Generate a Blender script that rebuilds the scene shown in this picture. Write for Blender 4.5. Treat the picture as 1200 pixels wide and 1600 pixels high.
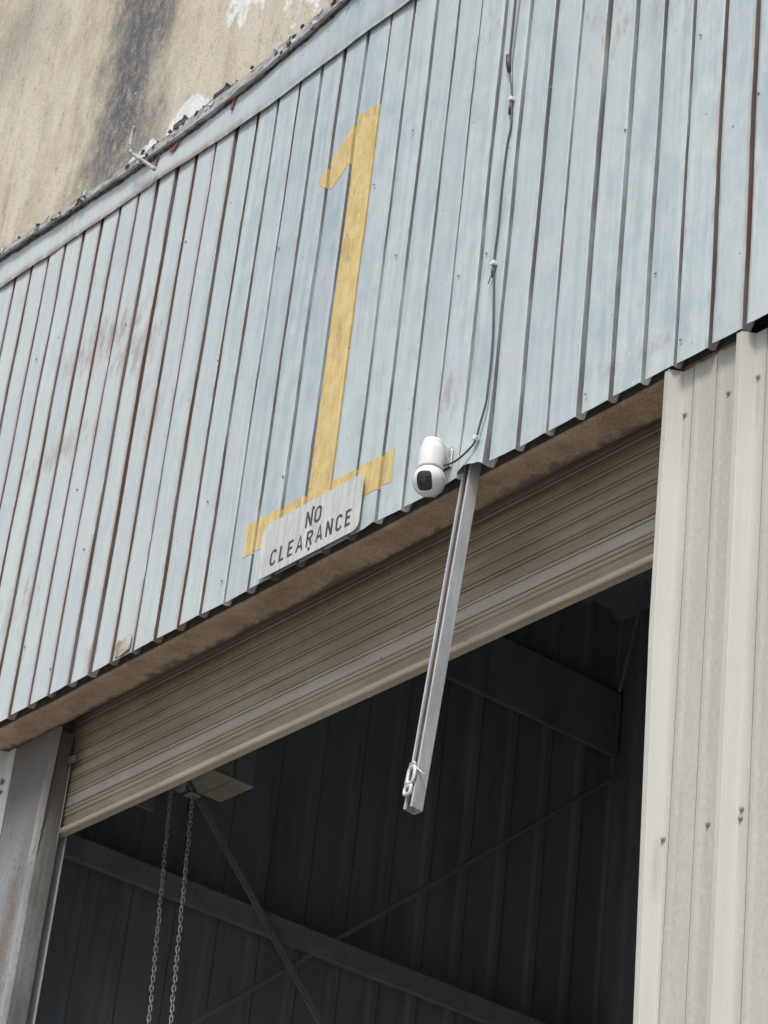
import bpy, math, random
from mathutils import Vector, Matrix, Quaternion, noise

# ---------------------------------------------------------------- clean start
for o in list(bpy.data.objects):
    bpy.data.objects.remove(o)
SC = bpy.context.scene
COL = SC.collection
R = math.radians
rnd = random.Random(11)

# ---------------------------------------------------------------- camera
PITCH, ROLL, YAW = R(30.28387282), R(6.73437241), R(53.99479086)
CAM = Vector((7.42350422, -3.97780177, -3.93318472))
FPX = 4358.34            # focal length in pixels of the 1200 x 1600 photograph
fw = Vector((-math.sin(YAW) * math.cos(PITCH), math.cos(YAW) * math.cos(PITCH), math.sin(PITCH)))
rt0 = Vector((math.cos(YAW), math.sin(YAW), 0))
up0 = rt0.cross(fw)
rt = math.cos(ROLL) * rt0 + math.sin(ROLL) * up0
up = -math.sin(ROLL) * rt0 + math.cos(ROLL) * up0
cam_data = bpy.data.cameras.new('camera')
cam = bpy.data.objects.new('camera', cam_data)
COL.objects.link(cam)
cam.matrix_world = Matrix(((rt.x, up.x, -fw.x, CAM.x), (rt.y, up.y, -fw.y, CAM.y), (rt.z, up.z, -fw.z, CAM.z), (0, 0, 0, 1)))
cam_data.sensor_fit = 'VERTICAL'
cam_data.sensor_height = 24.0
cam_data.lens = 24.0 * FPX / 1600.0
cam_data.clip_start = 0.05
cam_data.clip_end = 2000
SC.camera = cam

# ---------------------------------------------------------------- sky and sun (bright hazy overcast, light from front right)
SUN_EL, SUN_AZ = R(57), R(153)       # azimuth clockwise from +Y
world = bpy.data.worlds.new('World')
SC.world = world
world.use_nodes = True
wn, wl = world.node_tree.nodes, world.node_tree.links
bg = wn['Background']
sky = wn.new('ShaderNodeTexSky')
sky.sky_type = 'NISHITA'
sky.sun_disc = False
sky.sun_elevation = SUN_EL
sky.sun_rotation = SUN_AZ
sky.altitude = 0
sky.air_density = 1.0
sky.dust_density = 3.0
sky.ozone_density = 1.0
wl.new(sky.outputs['Color'], bg.inputs['Color'])
bg.inputs['Strength'].default_value = 0.095
sun_data = bpy.data.lights.new('sun', 'SUN')
sun_data.energy = 1.6
sun_data.angle = R(13)
sun_data.color = (1.0, 0.975, 0.90)
sun = bpy.data.objects.new('sun', sun_data)
COL.objects.link(sun)
sdir = Vector((math.sin(SUN_AZ) * math.cos(SUN_EL), math.cos(SUN_AZ) * math.cos(SUN_EL), math.sin(SUN_EL)))
sun.rotation_euler = sdir.to_track_quat('Z', 'Y').to_euler()
sun.location = (6, -6, 8)
vs = SC.view_settings
vs.view_transform = 'Standard'
vs.look = 'None'
vs.exposure = 0.72
vs.gamma = 1.0
vs.use_curve_mapping = False

# ---------------------------------------------------------------- helpers
def mesh_obj(name, verts, faces, mat=None, parent=None, smooth=False, attr=None):
    me = bpy.data.meshes.new(name)
    me.from_pydata([tuple(v) for v in verts], [], faces)
    me.update()
    if smooth:
        for p in me.polygons:
            p.use_smooth = True
    if attr:
        a = me.attributes.new(attr[0], 'FLOAT', 'POINT')
        for k, v in enumerate(attr[1]):
            a.data[k].value = v
    ms = mat if isinstance(mat, (list, tuple)) else [mat]
    for m in ms:
        if m:
            me.materials.append(m)
    o = bpy.data.objects.new(name, me)
    COL.objects.link(o)
    if parent:
        o.parent = parent
    return o

def link_copy(src, parent, loc=None, rot=None):
    o = src.copy()
    COL.objects.link(o)
    o.parent = parent
    if loc is not None:
        o.location = loc
    if rot is not None:
        o.rotation_euler = rot
    return o

def thing(name, label, cat, loc=(0, 0, 0), group=None):
    o = bpy.data.objects.new(name, None)
    o.empty_display_size = 0.1
    COL.objects.link(o)
    o.location = loc
    tag(o, label, cat, group)
    return o

def tag(o, label, cat, group=None):
    o['label'] = label
    o['category'] = cat
    if group:
        o['group'] = group

class MB:
    """collects pieces of one mesh"""
    def __init__(self):
        self.v, self.f = [], []
    def add(self, vs, fs):
        n = len(self.v)
        self.v += [Vector(p) for p in vs]
        self.f += [tuple(i + n for i in f) for f in fs]
        return self
    def box(self, x0, x1, y0, y1, z0, z1, b=0.0):
        if b <= 0:
            vs = [(x, y, z) for z in (z0, z1) for y in (y0, y1) for x in (x0, x1)]
            return self.add(vs, [(0, 2, 3, 1), (4, 5, 7, 6), (0, 1, 5, 4), (2, 6, 7, 3), (0, 4, 6, 2), (1, 3, 7, 5)])
        # chamfered on the vertical edges and top/bottom rims
        def ring(i, z):
            a0, a1, c0, c1 = x0 + i, x1 - i, y0 + i, y1 - i
            return [(a0 + b, c0, z), (a1 - b, c0, z), (a1, c0 + b, z), (a1, c1 - b, z), (a1 - b, c1, z), (a0 + b, c1, z), (a0, c1 - b, z), (a0, c0 + b, z)]
        rings = [ring(b * .7, z0), ring(0, z0 + b), ring(0, z1 - b), ring(b * .7, z1)]
        vs = sum(rings, [])
        fs = [tuple(range(7, -1, -1)), tuple(range(24, 32))]
        for k in range(3):
            for j in range(8):
                fs.append((k * 8 + j, k * 8 + (j + 1) % 8, k * 8 + 8 + (j + 1) % 8, k * 8 + 8 + j))
        return self.add(vs, fs)
    def tube(self, pts, r, n=8, closed=False, cap=True):
        pts = [Vector(p) for p in pts]
        rs = r if isinstance(r, (list, tuple)) else [r] * len(pts)
        m = len(pts)
        vs, fs = [], []
        t0 = (pts[1] - pts[0]).normalized()
        ref = Vector((0, 0, 1)) if abs(t0.z) < .9 else Vector((1, 0, 0))
        u = t0.cross(ref).normalized()
        for k in range(m):
            if closed:
                t = (pts[(k + 1) % m] - pts[k - 1]).normalized()
            else:
                t = (pts[min(k + 1, m - 1)] - pts[max(k - 1, 0)]).normalized()
            u = (u - t * u.dot(t)).normalized()
            w = t.cross(u)
            for j in range(n):
                a = 2 * math.pi * j / n
                vs.append(pts[k] + (u * math.cos(a) + w * math.sin(a)) * rs[k])
        for k in range(m if closed else m - 1):
            k2 = (k + 1) % m
            for j in range(n):
                fs.append((k * n + j, k * n + (j + 1) % n, k2 * n + (j + 1) % n, k2 * n + j))
        if cap and not closed:
            fs.append(tuple(range(n - 1, -1, -1)))
            fs.append(tuple((m - 1) * n + j for j in range(n)))
        return self.add(vs, fs)
    def lathe(self, prof, n=24, axis=Vector((0, 0, 1)), org=Vector((0, 0, 0))):
        """prof: list of (radius, height) along axis"""
        axis = Vector(axis).normalized()
        ref = Vector((1, 0, 0)) if abs(axis.x) < .9 else Vector((0, 1, 0))
        u = axis.cross(ref).normalized()
        w = axis.cross(u)
        vs, fs = [], []
        for (r, h) in prof:
            for j in range(n):
                a = 2 * math.pi * j / n
                vs.append(Vector(org) + axis * h + (u * math.cos(a) + w * math.sin(a)) * max(r, 1e-5))
        for k in range(len(prof) - 1):
            for j in range(n):
                fs.append((k * n + j, k * n + (j + 1) % n, (k + 1) * n + (j + 1) % n, (k + 1) * n + j))
        fs.append(tuple(range(n - 1, -1, -1)))
        fs.append(tuple((len(prof) - 1) * n + j for j in range(n)))
        return self.add(vs, fs)
    def sweep_z(self, prof, zs, closed=False):
        """prof: list of (x, y); zs: list of z; open or closed ribbon"""
        m = len(prof)
        vs = [(x, y, z) for z in zs for (x, y) in prof]
        fs = []
        for k in range(len(zs) - 1):
            for j in range(m if closed else m - 1):
                j2 = (j + 1) % m
                fs.append((k * m + j, k * m + j2, (k + 1) * m + j2, (k + 1) * m + j))
        if closed:
            fs.append(tuple(range(m - 1, -1, -1)))
            fs.append(tuple((len(zs) - 1) * m + j for j in range(m)))
        return self.add(vs, fs)
    def build(self, name, mat=None, parent=None, smooth=False):
        return mesh_obj(name, self.v, self.f, mat, parent, smooth)

# ---------------------------------------------------------------- material kit
class NT:
    def __init__(self, name):
        self.m = bpy.data.materials.new(name)
        self.m.use_nodes = True
        self.t = self.m.node_tree
        self.n, self.l = self.t.nodes, self.t.links
        self.b = self.n['Principled BSDF']
        self.pos = self.n.new('ShaderNodeNewGeometry').outputs['Position']
        self.rand = None
    def new(self, k):
        return self.n.new(k)
    def put(self, sock, v):
        if hasattr(v, 'links') or isinstance(v, bpy.types.NodeSocket):
            self.l.new(v, sock)
        else:
            sock.default_value = v
    def math(self, op, a, b=0.0, c=None, clamp=False):
        n = self.new('ShaderNodeMath'); n.operation = op; n.use_clamp = clamp
        self.put(n.inputs[0], a); self.put(n.inputs[1], b)
        if c is not None: self.put(n.inputs[2], c)
        return n.outputs[0]
    def noise(self, scale=(1, 1, 1), detail=4, rough=.55, off=(0, 0, 0), w=None, dist=0.0, vec=None):
        mp = self.new('ShaderNodeMapping')
        self.put(mp.inputs['Vector'], vec if vec is not None else self.pos)
        mp.inputs['Scale'].default_value = scale
        mp.inputs['Location'].default_value = off
        n = self.new('ShaderNodeTexNoise')
        n.inputs['Scale'].default_value = 1.0
        n.inputs['Detail'].default_value = detail
        n.inputs['Roughness'].default_value = rough
        n.inputs['Distortion'].default_value = dist
        self.l.new(mp.outputs[0], n.inputs['Vector'])
        return n.outputs['Fac']
    def ramp(self, v, lo, hi, smooth=True):
        n = self.new('ShaderNodeMapRange')
        n.interpolation_type = 'SMOOTHSTEP' if smooth else 'LINEAR'
        self.put(n.inputs['Value'], v)
        self.put(n.inputs['From Min'], lo); self.put(n.inputs['From Max'], hi)
        return n.outputs[0]
    def mix(self, f, a, b, mode='MIX'):
        n = self.new('ShaderNodeMix'); n.data_type = 'RGBA'; n.blend_type = mode
        self.put(n.inputs[0], f)
        self.put(n.inputs[6], a if not isinstance(a, tuple) else (*a, 1))
        self.put(n.inputs[7], b if not isinstance(b, tuple) else (*b, 1))
        return n.outputs[2]
    def xyz(self):
        s = self.new('ShaderNodeSeparateXYZ'); self.l.new(self.pos, s.inputs[0])
        return s.outputs
    def objrand(self):
        if self.rand is None:
            self.rand = self.new('ShaderNodeObjectInfo').outputs['Random']
        return self.rand
    def attr(self, name):
        n = self.new('ShaderNodeAttribute'); n.attribute_name = name
        return n.outputs['Fac']
    def bump(self, h, strength=.3, dist=.002):
        n = self.new('ShaderNodeBump')
        n.inputs['Strength'].default_value = strength
        n.inputs['Distance'].default_value = dist
        self.l.new(h, n.inputs['Height'])
        self.l.new(n.outputs[0], self.b.inputs['Normal'])
    def done(self, col, rough=.6, metal=0.0, spec=.4):
        self.put(self.b.inputs['Base Color'], col if not isinstance(col, tuple) else (*col, 1))
        self.put(self.b.inputs['Roughness'], rough)
        self.put(self.b.inputs['Metallic'], metal)
        self.put(self.b.inputs['Specular IOR Level'], spec)
        return self.m

def blob(k, x, z, cx, cz, rx, rz):
    """soft elliptical mask in the wall plane"""
    dx = k.math('DIVIDE', k.math('SUBTRACT', x, cx), rx)
    dz = k.math('DIVIDE', k.math('SUBTRACT', z, cz), rz)
    d = k.math('ADD', k.math('MULTIPLY', dx, dx), k.math('MULTIPLY', dz, dz))
    return k.math('SUBTRACT', 1.0, k.math('SQRT', d), clamp=True)

def mat_siding(name='painted_siding', rust_shade_k=1.0, uselocal=True):
    k = NT(name)
    x, y, z = k.xyz()
    big = k.noise((1.7, 1.7, .9), 3, .5)
    streak = k.noise((38, 38, 1.3), 4, .6)
    fine = k.noise((150, 150, 22), 3, .6, off=(3, 1, 7))
    mott = k.noise((14, 14, 9), 5, .65, off=(9, 2, 4))
    rndv = k.objrand()
    tone = k.math('ADD', k.math('MULTIPLY', streak, .55), k.math('MULTIPLY', mott, .45))
    c = k.mix(k.ramp(tone, .36, .62), (.376, .449, .471), (.540, .600, .600))
    c = k.mix(k.math('MULTIPLY', k.ramp(big, .42, .62), .5), c, (.534, .583, .550))
    c = k.mix(k.math('MULTIPLY', k.ramp(rndv, .1, .9), .50), c, (.409, .469, .493))
    blot = k.noise((4.2, 4.2, 2.6), 5, .6, off=(21, 4, 9))
    c = k.mix(k.math('MULTIPLY', k.ramp(blot, .52, .68), .55), c, (.345, .405, .43))
    c = k.mix(k.math('MULTIPLY', k.ramp(blot, .46, .32), .45), c, (.545, .575, .545))
    # a bluer, darker coat round the numeral
    c = k.mix(k.math('MULTIPLY', blob(k, x, z, 1.45, 1.15, 1.0, 1.6), .75), c, k.mix(k.ramp(tone, .36, .62), (.311, .382, .420), (.447, .507, .529)))
    # chalky lighter patch of paint towards the left end
    c = k.mix(k.math('MULTIPLY', k.ramp(x, 1.5, .3), .40), c, (.616, .659, .649))
    c = k.mix(k.math('MULTIPLY', k.ramp(fine, .55, .75), .22), c, (.64, .67, .67))
    c = k.mix(k.math('MULTIPLY', k.ramp(fine, .45, .28), .25), c, (.33, .37, .39))
    # chalk specks
    spk = k.noise((70, 70, 45), 2, .5, off=(5, 5, 1))
    c = k.mix(k.math('MULTIPLY', k.ramp(spk, .70, .76), .6), c, (.72, .74, .74))
    # dark pinholes
    pin = k.noise((55, 55, 40), 1, .4, off=(1, 8, 3))
    c = k.mix(k.math('MULTIPLY', k.ramp(pin, .785, .81), .65), c, (.10, .10, .105))
    # pale greenish-cream drips
    drip = k.noise((26, 26, .8), 3, .6, off=(40, 0, 2))
    c = k.mix(k.math('MULTIPLY', k.ramp(drip, .60, .74), .35), c, (.53, .50, .42))
    # rubbed chalky arrises
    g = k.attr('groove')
    wear = k.math('MULTIPLY', k.math('MULTIPLY', k.ramp(g, .36, .46), k.ramp(g, .82, .55)), k.ramp(k.noise((20, 20, 3.0), 4, .6, off=(3, 9, 5)), .34, .58))
    c = k.mix(k.math('MULTIPLY', wear, .75), c, (.70, .725, .725))
    # rust, plus groove shade painted in as a dark coat on the flanks
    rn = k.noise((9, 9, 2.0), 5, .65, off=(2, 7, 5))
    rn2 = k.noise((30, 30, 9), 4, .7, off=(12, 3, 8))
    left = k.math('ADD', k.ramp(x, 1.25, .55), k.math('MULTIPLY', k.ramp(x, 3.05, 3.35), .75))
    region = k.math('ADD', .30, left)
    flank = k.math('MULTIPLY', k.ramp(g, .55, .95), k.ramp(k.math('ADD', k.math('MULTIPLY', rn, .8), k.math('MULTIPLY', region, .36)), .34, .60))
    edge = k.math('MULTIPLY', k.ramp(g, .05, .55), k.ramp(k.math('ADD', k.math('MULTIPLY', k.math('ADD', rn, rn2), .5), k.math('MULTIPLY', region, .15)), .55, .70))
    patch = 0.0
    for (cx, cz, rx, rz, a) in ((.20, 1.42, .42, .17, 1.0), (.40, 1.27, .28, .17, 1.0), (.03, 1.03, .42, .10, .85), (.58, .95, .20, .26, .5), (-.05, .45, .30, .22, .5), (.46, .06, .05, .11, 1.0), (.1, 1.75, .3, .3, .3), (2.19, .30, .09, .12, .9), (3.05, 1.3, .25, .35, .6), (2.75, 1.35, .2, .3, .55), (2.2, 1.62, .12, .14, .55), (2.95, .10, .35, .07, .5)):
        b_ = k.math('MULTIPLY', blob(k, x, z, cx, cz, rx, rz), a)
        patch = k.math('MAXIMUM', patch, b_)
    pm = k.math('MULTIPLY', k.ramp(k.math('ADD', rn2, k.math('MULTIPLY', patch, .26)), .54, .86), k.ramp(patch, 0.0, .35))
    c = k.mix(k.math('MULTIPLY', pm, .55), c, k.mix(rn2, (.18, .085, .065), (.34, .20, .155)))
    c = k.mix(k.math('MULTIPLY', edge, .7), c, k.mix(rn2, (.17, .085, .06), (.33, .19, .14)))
    rust_shade = k.math('MULTIPLY', flank, .92)
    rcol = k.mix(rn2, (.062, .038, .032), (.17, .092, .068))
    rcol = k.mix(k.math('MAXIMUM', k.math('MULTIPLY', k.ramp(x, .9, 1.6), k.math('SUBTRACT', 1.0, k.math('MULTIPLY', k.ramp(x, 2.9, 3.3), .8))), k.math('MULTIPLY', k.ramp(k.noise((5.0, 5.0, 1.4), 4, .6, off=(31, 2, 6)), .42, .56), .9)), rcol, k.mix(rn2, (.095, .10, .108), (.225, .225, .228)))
    c = k.mix(k.math('MULTIPLY', rust_shade, rust_shade_k, clamp=True), c, rcol)
    k.bump(k.math('ADD', k.math('MULTIPLY', fine, .6), mott), .25, .0015)
    return k.done(c, k.math('ADD', .50, k.math('MULTIPLY', mott, .2)), 0, .35)

def mat_yellow():
    k = NT('yellow_road_paint')
    a = k.noise((30, 30, 14), 5, .65)
    b = k.noise((160, 160, 50), 3, .6, off=(4, 2, 2))
    s = k.noise((60, 60, 3), 3, .6, off=(8, 2, 2))
    c = k.mix(k.ramp(a, .35, .65), (.56, .42, .165), (.66, .515, .24))
    c = k.mix(k.math('MULTIPLY', k.ramp(s, .52, .72), .4), c, (.72, .61, .34))
    c = k.mix(k.math('MULTIPLY', k.ramp(b, .60, .72), .35), c, (.50, .37, .17))
    w = k.noise((42, 42, 36), 2, .5, off=(1, 1, 9))
    c = k.mix(k.math('MULTIPLY', k.ramp(w, .71, .75), .6), c, (.38, .33, .24))
    chip = k.noise((75, 75, 40), 4, .6, off=(2, 6, 3))
    thin = k.noise((24, 24, 5), 4, .6, off=(6, 6, 3))
    al = k.math('SUBTRACT', 1.0, k.math('MULTIPLY', k.ramp(k.math('ADD', chip, k.math('MULTIPLY', thin, .35)), .80, .86), .8))
    al = k.math('MULTIPLY', al, k.math('SUBTRACT', 1.0, k.math('MULTIPLY', k.ramp(thin, .52, .70), .28)))
    k.put(k.b.inputs['Alpha'], al)
    k.bump(b, .2, .001)
    return k.done(c, .62, 0, .3)

def mat_noise(name, c0, c1, scale=(20, 20, 20), lo=.35, hi=.65, rough=.7, metal=0, spec=.3, bump=.2, c2=None, s2=(90, 90, 90), t2=(.58, .7), a2=.6, bdist=.002):
    k = NT(name)
    a = k.noise(scale, 5, .62)
    f = k.noise(s2, 3, .6, off=(5, 3, 1))
    c = k.mix(k.ramp(a, lo, hi), c0, c1)
    if c2:
        c = k.mix(k.math('MULTIPLY', k.ramp(f, *t2), a2), c, c2)
    if bump:
        k.bump(k.math('ADD', a, f), bump, bdist)
    return k.done(c, rough, metal, spec)

def mat_concrete():
    k = NT('stained_concrete')
    x, y, z = k.xyz()
    big = k.noise((.55, .55, .4), 5, .6)
    med = k.noise((2.4, 2.4, 1.2), 6, .65, off=(3, 1, 2))
    fin = k.noise((16, 16, 9), 6, .72, off=(7, 1, 2))
    gra = k.noise((45, 45, 32), 4, .7, off=(1, 6, 2))
    vst = k.noise((9, 9, .5), 4, .6, off=(11, 1, 2))
    c = k.mix(k.ramp(med, .34, .66), (.47, .415, .31), (.62, .565, .45))
    c = k.mix(k.math('MULTIPLY', k.ramp(big, .45, .65), .5), c, (.56, .52, .44))
    c = k.mix(k.math('MULTIPLY', k.ramp(vst, .5, .72), .45), c, (.66, .62, .54))
    c = k.mix(k.math('MULTIPLY', k.ramp(vst, .46, .3), .35), c, (.33, .285, .23))
    c = k.mix(k.math('MULTIPLY', k.ramp(fin, .46, .30), .6), c, (.28, .25, .21))
    c = k.mix(k.math('MULTIPLY', k.ramp(fin, .54, .68), .5), c, (.66, .62, .54))
    # soot streak running down the wall
    wob = k.noise((.7, .7, .55), 4, .6, off=(0, 0, 3))
    wob2 = k.noise((3.0, 3.0, 1.3), 5, .65, off=(5, 0, 3))
    cx = k.math('ADD', -6.72, k.math('MULTIPLY', k.math('SUBTRACT', wob, .5), .55))
    d = k.math('ABSOLUTE', k.math('SUBTRACT', x, cx))
    d = k.math('ADD', d, k.math('MULTIPLY', k.math('SUBTRACT', wob2, .5), .75))
    soot = k.ramp(d, .66, .10)
    soot = k.math('MULTIPLY', soot, k.ramp(z, 6.5, 8.4))
    soot = k.math('MULTIPLY', soot, k.math('ADD', .55, k.math('MULTIPLY', k.ramp(fin, .72, .38), .42)))
    sidesoot = k.math('MULTIPLY', blob(k, x, z, -8.6, 10.2, .9, .8), k.math('MULTIPLY', wob2, .75))
    soot = k.math('MAXIMUM', soot, sidesoot)
    c = k.mix(soot, c, (.105, .108, .118))
    # whitewash remains low down by the roof edge and higher up
    wm = 0.0
    for (px, pz, rx, rz, a) in ((-5.80, 7.70, .36, .36, 1.9), (-6.30, 7.58, .38, .36, 1.9), (-5.15, 8.75, .55, .75, .8), (-4.45, 8.4, .42, .8, .65)):
        wm = k.math('MAXIMUM', wm, k.math('MULTIPLY', blob(k, x, z, px, pz, rx, rz), a))
    ragw = k.noise((7, 7, 5), 5, .7, off=(2, 9, 4))
    wmask = k.ramp(k.math('ADD', wm, k.math('ADD', k.math('MULTIPLY', k.math('SUBTRACT', wob2, .5), .7), k.math('MULTIPLY', k.math('SUBTRACT', ragw, .5), 1.1))), .30, .40)
    wmask = k.math('MULTIPLY', wmask, k.math('ADD', .55, k.math('MULTIPLY', k.ramp(fin, .35, .6), .4)))
    c = k.mix(wmask, c, (.80, .81, .81))
    # light grit
    c = k.mix(k.math('MULTIPLY', k.ramp(gra, .60, .68), .7), c, (.80, .77, .70))
    c = k.mix(k.math('MULTIPLY', k.ramp(gra, .42, .32), .38), c, (.19, .16, .125))
    k.bump(k.math('ADD', fin, k.math('MULTIPLY', gra, .7)), .6, .014)
    return k.done(c, .9, 0, .15)

def mat_soffit():
    k = NT('dusty_rusted_steel')
    a = k.noise((7, 7, 7), 6, .7)
    f = k.noise((120, 120, 120), 4, .7, off=(3, 4, 1))
    g = k.noise((22, 22, 22), 5, .65, off=(8, 4, 1))
    x, y, z = k.xyz()
    c = k.mix(k.ramp(a, .35, .65), (.31, .23, .165), (.44, .345, .26))
    c = k.mix(k.math('MULTIPLY', k.ramp(f, .52, .66), .45), c, (.55, .44, .335))
    c = k.mix(k.math('MULTIPLY', k.ramp(f, .46, .34), .5), c, (.15, .10, .07))
    # bare dark steel where the dust has come off along the inner lip
    yy = k.math('ADD', y, k.math('MULTIPLY', k.math('SUBTRACT', g, .5), .10))
    yy = k.math('ADD', yy, k.math('MULTIPLY', k.math('SUBTRACT', k.noise((2.2, 2.2, 2.2), 3, .6), .55), .16))
    c = k.mix(k.math('MULTIPLY', k.ramp(yy, .120, .150), .8), c, (.115, .10, .09))
    k.bump(k.math('ADD', f, g), .5, .003)
    return k.done(c, .85, 0, .2)

def mat_shutter(name, base, alt, dust, amt=.5):
    k = NT(name)
    x, y, z = k.xyz()
    a = k.noise((3, 3, 9), 5, .65)
    s = k.noise((2.2, 20, 160), 4, .6, off=(3, 4, 1))
    f = k.noise((110, 110, 110), 4, .7, off=(6, 4, 1))
    c = k.mix(k.ramp(a, .35, .65), base, alt)
    c = k.mix(k.math('MULTIPLY', k.ramp(s, .48, .68), amt), c, dust)
    c = k.mix(k.math('MULTIPLY', k.ramp(f, .58, .70), .35), c, tuple(v * .5 for v in dust))
    sp = k.noise((60, 60, 60), 2, .5, off=(9, 4, 1))
    c = k.mix(k.math('MULTIPLY', k.ramp(sp, .70, .75), .6), c, (.10, .075, .055))
    k.bump(f, .25, .001)
    return k.done(c, .62, 0, .3)

def mat_jamb():
    k = NT('weathered_galvanised_jamb')
    x, y, z = k.xyz()
    a = k.noise((10, 10, 3), 5, .65)
    f = k.noise((95, 95, 60), 4, .7, off=(6, 4, 1))
    s = k.noise((45, 45, 2.0), 4, .6, off=(2, 4, 1))
    c = k.mix(k.ramp(a, .35, .65), (.195, .19, .18), (.30, .305, .30))
    c = k.mix(k.math('MULTIPLY', k.ramp(s, .5, .7), .4), c, (.40, .42, .425))
    # brown dust tone, darkened to paint the soffit's shade on the upper part
    dust_shade = k.ramp(k.math('ADD', z, k.math('MULTIPLY', k.math('SUBTRACT', a, .5), .5)), -.50, -.20)
    c = k.mix(k.math('MULTIPLY', dust_shade, .8), c, (.125, .112, .098))
    # rust run
    rr = blob(k, x, z, -.035, -.85, .06, .62)
    rr = k.ramp(k.math('ADD', rr, k.math('MULTIPLY', k.math('SUBTRACT', f, .5), 1.5)), .10, .75)
    c = k.mix(k.math('MULTIPLY', rr, .6), c, (.165, .115, .085))
    c = k.mix(k.math('MULTIPLY', k.ramp(f, .54, .68), .65), c, (.13, .11, .09))
    k.bump(k.math('ADD', f, a), .35, .002)
    return k.done(c, .6, .15, .4)

def mat_cream():
    k = NT('cream_panel_paint')
    x, y, z = k.xyz()
    a = k.noise((8, 8, 1.2), 4, .6)
    f = k.noise((120, 120, 60), 4, .65, off=(6, 4, 1))
    s = k.noise((70, 70, 2.5), 4, .6, off=(2, 4, 1))
    c = k.mix(k.ramp(a, .35, .65), (.435, .43, .37), (.495, .488, .428))
    c = k.mix(k.math('MULTIPLY', k.ramp(s, .50, .70), .35), c, (.55, .55, .505))
    c = k.mix(k.math('MULTIPLY', k.ramp(f, .52, .66), .5), c, (.60, .60, .56))
    c = k.mix(k.math('MULTIPLY', k.ramp(f, .46, .34), .45), c, (.37, .365, .325))
    lit = k.attr('flank_lit')  # light from the right painted into the rib flanks as a paler tone
    c = k.mix(k.math('MULTIPLY', lit, k.math('ADD', .55, k.math('MULTIPLY', s, .5))), k.mix(.25, c, (.40, .39, .34)), (.605, .605, .56))
    # dirt runs below the fixings
    for zz in (-.14, -1.298):
        for xx in (3.119, 3.272, 3.374, 3.525):
            rr = k.math('MULTIPLY', blob(k, x, z, xx, zz - .07, .010, .11), .6)
            c = k.mix(k.math('MULTIPLY', rr, k.ramp(s, .3, .6)), c, (.30, .28, .235))
    # grime washed down from the top edge
    gr = k.math('MULTIPLY', k.ramp(k.math('ADD', z, k.math('MULTIPLY', k.math('SUBTRACT', s, .5), .5)), -.42, .05), .45)
    c = k.mix(gr, c, (.36, .335, .28))
    k.bump(k.math('ADD', f, k.math('MULTIPLY', a, .5)), .22, .0012)
    return k.done(c, .48, 0, .4)

def mat_sign():
    k = NT('weathered_sign_face')
    s = k.noise((75, 75, 5), 4, .65, off=(2, 4, 1))
    f = k.noise((150, 150, 110), 3, .65, off=(6, 4, 1))
    a = k.noise((9, 9, 9), 4, .6)
    c = k.mix(k.ramp(s, .35, .65), (.47, .468, .455), (.63, .628, .61))
    c = k.mix(k.math('MULTIPLY', k.ramp(a, .45, .65), .4), c, (.40, .395, .385))
    c = k.mix(k.math('MULTIPLY', k.ramp(f, .60, .70), .5), c, (.34, .30, .27))
    k.bump(f, .15, .0008)
    return k.done(c, .45, 0, .45)

def mat_plain(name, col, rough=.5, metal=0, spec=.4):
    k = NT(name)
    f = k.noise((60, 60, 60), 3, .6)
    c = k.mix(k.math('MULTIPLY', k.ramp(f, .4, .65), .18), col, tuple(v * .72 for v in col))
    return k.done(c, rough, metal, spec)

M = {}
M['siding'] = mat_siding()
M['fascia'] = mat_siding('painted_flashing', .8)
M['yellow'] = mat_yellow()
M['concrete'] = mat_concrete()
M['soffit'] = mat_soffit()
M['slat'] = mat_shutter('shaded_dusty_slat', (.275, .23, .17), (.35, .30, .23), (.225, .165, .108))  # dusty upper slats, with the soffit's shade put into their darker tone
M['slat_low'] = mat_shutter('paler_shutter_slat', (.38, .335, .265), (.455, .41, .335), (.28, .22, .155), .5)
M['bar'] = mat_shutter('shutter_bottom_rail', (.42, .36, .285), (.50, .44, .355), (.33, .27, .20), .5)
M['jamb'] = mat_jamb()
M['cream'] = mat_cream()
M['sign'] = mat_sign()
M['black'] = mat_plain('faded_black_lettering', (.06, .058, .057), .6)
M['white'] = mat_plain('white_camera_plastic', (.80, .80, .80), .32, 0, .5)
M['lens'] = mat_plain('dark_camera_glass', (.012, .013, .016), .07, 0, .6)
M['cable'] = mat_plain('black_cable_sheath', (.06, .063, .066), .5)
M['cable2'] = mat_plain('beige_cable_sheath', (.33, .30, .25), .6)
M['clip'] = mat_plain('white_clip_plastic', (.74, .75, .76), .45)
M['galv'] = mat_noise('galvanised_strut', (.48, .50, .515), (.62, .64, .655), (24, 24, 5), rough=.45, metal=.2, spec=.5, bump=.12, c2=(.33, .30, .27), s2=(90, 90, 30), t2=(.58, .70), a2=.4)
M['galv_in'] = M['galv']
M['zinc'] = mat_noise('bright_zinc', (.62, .60, .57), (.78, .76, .73), (60, 60, 60), rough=.4, metal=.3, bump=.1)
M['screw'] = mat_noise('weathered_screw_head', (.16, .155, .145), (.30, .29, .275), (300, 300, 300), rough=.5, metal=.5, bump=.1)
M['felt'] = mat_noise('weathered_roofing_felt', (.035, .035, .037), (.12, .118, .115), (30, 30, 30), rough=.9, bump=.6, c2=(.30, .30, .30), s2=(70, 70, 70), t2=(.60, .68), a2=.8, bdist=.004)
M['trim'] = mat_noise('dirty_drip_edge', (.30, .295, .285), (.50, .50, .49), (16, 16, 60), rough=.7, bump=.4, c2=(.07, .068, .065), s2=(22, 22, 90), t2=(.56, .66), a2=.85)
M['rustpaint'] = mat_noise('red_primer_rust', (.16, .06, .045), (.28, .12, .085), (60, 60, 60), rough=.8)
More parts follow.
